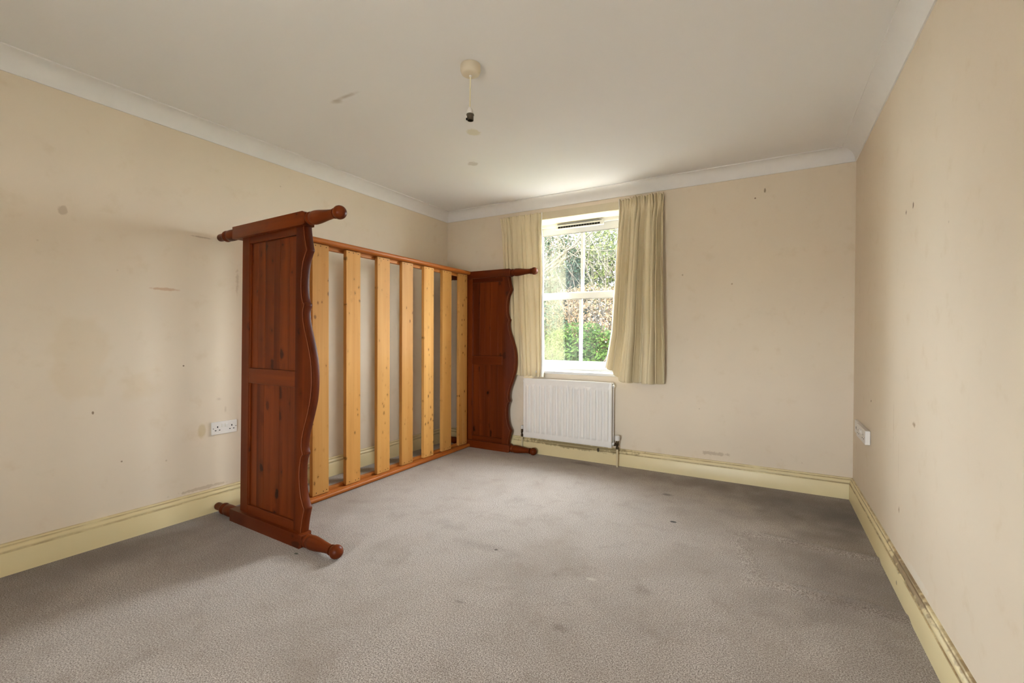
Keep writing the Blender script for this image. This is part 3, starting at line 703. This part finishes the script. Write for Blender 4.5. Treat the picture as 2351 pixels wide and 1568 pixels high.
def branches(m, start, dirv, length, r, depth, rnd, curl=0.35):
    pts = [Vector(start)]; d = Vector(dirv).normalized(); k = 5
    for i in range(k):
        d = (d + Vector((rnd.uniform(-1, 1), rnd.uniform(-1, 1), rnd.uniform(-.5, .8)))*curl*0.5).normalized()
        pts.append(pts[-1]+d*length/k)
    m.tube(pts, [r*(1-0.75*i/k) for i in range(k+1)], 6)
    if depth > 0:
        for _ in range(4):
            i = rnd.randint(1, k); dd = (d+Vector((rnd.uniform(-1, 1), rnd.uniform(-1, 1), rnd.uniform(-.3, 1)))*0.9).normalized()
            branches(m, pts[i], dd, length*rnd.uniform(.5, .75), r*0.5, depth-1, rnd, curl)
def shrub(name, loc, blobs, n, size, leaf, bark, label, cat, seed, nst=6, sth=1.2, group=None):
    rnd = random.Random(seed); R = thing(name, loc, label, cat, group)
    m = leaf_cloud([(loc[0]+b[0], loc[1]+b[1], loc[2]+b[2], b[3], b[4], b[5]) for b in blobs], n, size, rnd)
    m.build('foliage', leaf, R, kind='stuff')
    b = MB()
    for k in range(nst):
        a = rnd.uniform(0, 6.28)
        branches(b, (loc[0]+.08*math.cos(a), loc[1]+.08*math.sin(a), loc[2]-0.02), (math.cos(a)*.4, math.sin(a)*.4, 1), sth, 0.03, 2, rnd)
    b.build('stems', bark, R, smooth='all', kind='stuff')
    return R
g = 'garden planting behind the window'
shrub('shrub', (-2.75, 6.9, GZ), [(0, 0, .75, .85, .6, .95), (-.6, .2, .9, .5, .5, .7)], 15000, 0.036, L_GREEN, M_BARK, 'bright green leafy shrub low in the right window panes', 'shrub', 21, group=g)
shrub('shrub', (-4.0, 7.3, GZ), [(0, 0, 1.0, .95, .6, 1.4), (-.6, .1, .9, .7, .5, 1.2)], 17000, 0.036, L_DARK, M_BARK, 'dark evergreen shrub low in the left window panes', 'shrub', 22, group=g)
shrub('shrub', (-3.3, 8.6, GZ), [(0, 0, 1.6, 1.1, .6, .9), (.9, .1, 1.5, .6, .5, .7)], 9000, 0.034, L_RUST, M_BARK, 'russet autumn shrub behind the glazing bars at mid height', 'shrub', 23, 8, 2.0, group=g)
shrub('tree', (-5.2, 10.0, GZ), [(0, 0, 2.6, 1.3, .9, 1.7), (.7, .2, 1.3, 1.0, .8, 1.1)], 22000, 0.05, L_DARK, M_BARK, 'dark conifer standing at the back left of the garden', 'tree', 24, 4, 3.0, group=g)
shrub('tree', (-3.1, 10.6, GZ), [(0, 0, 3.0, 1.5, .9, 1.3), (-.9, .1, 3.6, .9, .7, .8), (.9, 0, 2.2, 1.0, .8, 1.2)], 22000, 0.046, L_YEL, M_BARK, 'yellowing tree filling the upper window panes', 'tree', 25, 4, 3.2, group=g)
shrub('tree', (-6.6, 11.5, GZ), [(0, 0, 2.4, 1.6, 1.0, 2.4)], 9000, 0.08, L_GREEN, M_BARK, 'tall green hedge tree at the far left beyond the garden', 'tree', 26, 3, 3.0, group=g)
shrub('tree', (-2.2, 9.4, GZ), [(0, 0, 3.0, .75, .5, .9), (-.5, .1, 2.2, .5, .4, .6)], 7000, 0.036, L_RUST, M_BARK, 'thin russet tree at the upper right of the window', 'tree', 28, 3, 2.6, group=g)
shrub('hedge', (-4.6, 13.2, GZ), [(0, 0, 2.0, 2.4, .6, 2.2), (-2.0, 0, 2.0, 1.6, .6, 2.0), (2.2, .1, 1.9, 1.8, .6, 2.1)], 16000, 0.09, L_DARK, M_BARK, 'dark clipped hedge closing the back of the garden', 'hedge', 27, 5, 2.5, group=g)
# bare branching tree in front
R = thing('bare_tree', (-4.55, 7.9, GZ), 'bare pale branches crossing the upper window panes', 'tree')
rnd = random.Random(5); m = MB()
m.tube([(-4.55, 7.9, GZ-.02), (-4.5, 7.9, 1.0), (-4.35, 7.85, 1.9), (-4.1, 7.8, 2.35)], [0.07, 0.06, 0.05, 0.04], 8)
m.build('trunk', M_BARK, R, smooth='all')
m = MB()
m.tube([(-4.2, 7.8, 2.15), (-3.7, 7.75, 2.45), (-3.2, 7.7, 2.75), (-2.8, 7.7, 3.2), (-2.6, 7.7, 3.6)], [0.022, 0.02, 0.018, 0.016, 0.01], 7)
for k in range(26):
    t = rnd.random(); st = Vector((-4.2, 7.8, 2.1)).lerp(Vector((-2.9, 7.7, 2.9)), t)
    branches(m, st, (rnd.uniform(-1, 1), rnd.uniform(-.4, .3), rnd.uniform(-.8, .9)), rnd.uniform(.5, 1.1), 0.010, 2, rnd, 0.6)
m.build('branches', M_TWIG, R, smooth='all', kind='stuff')
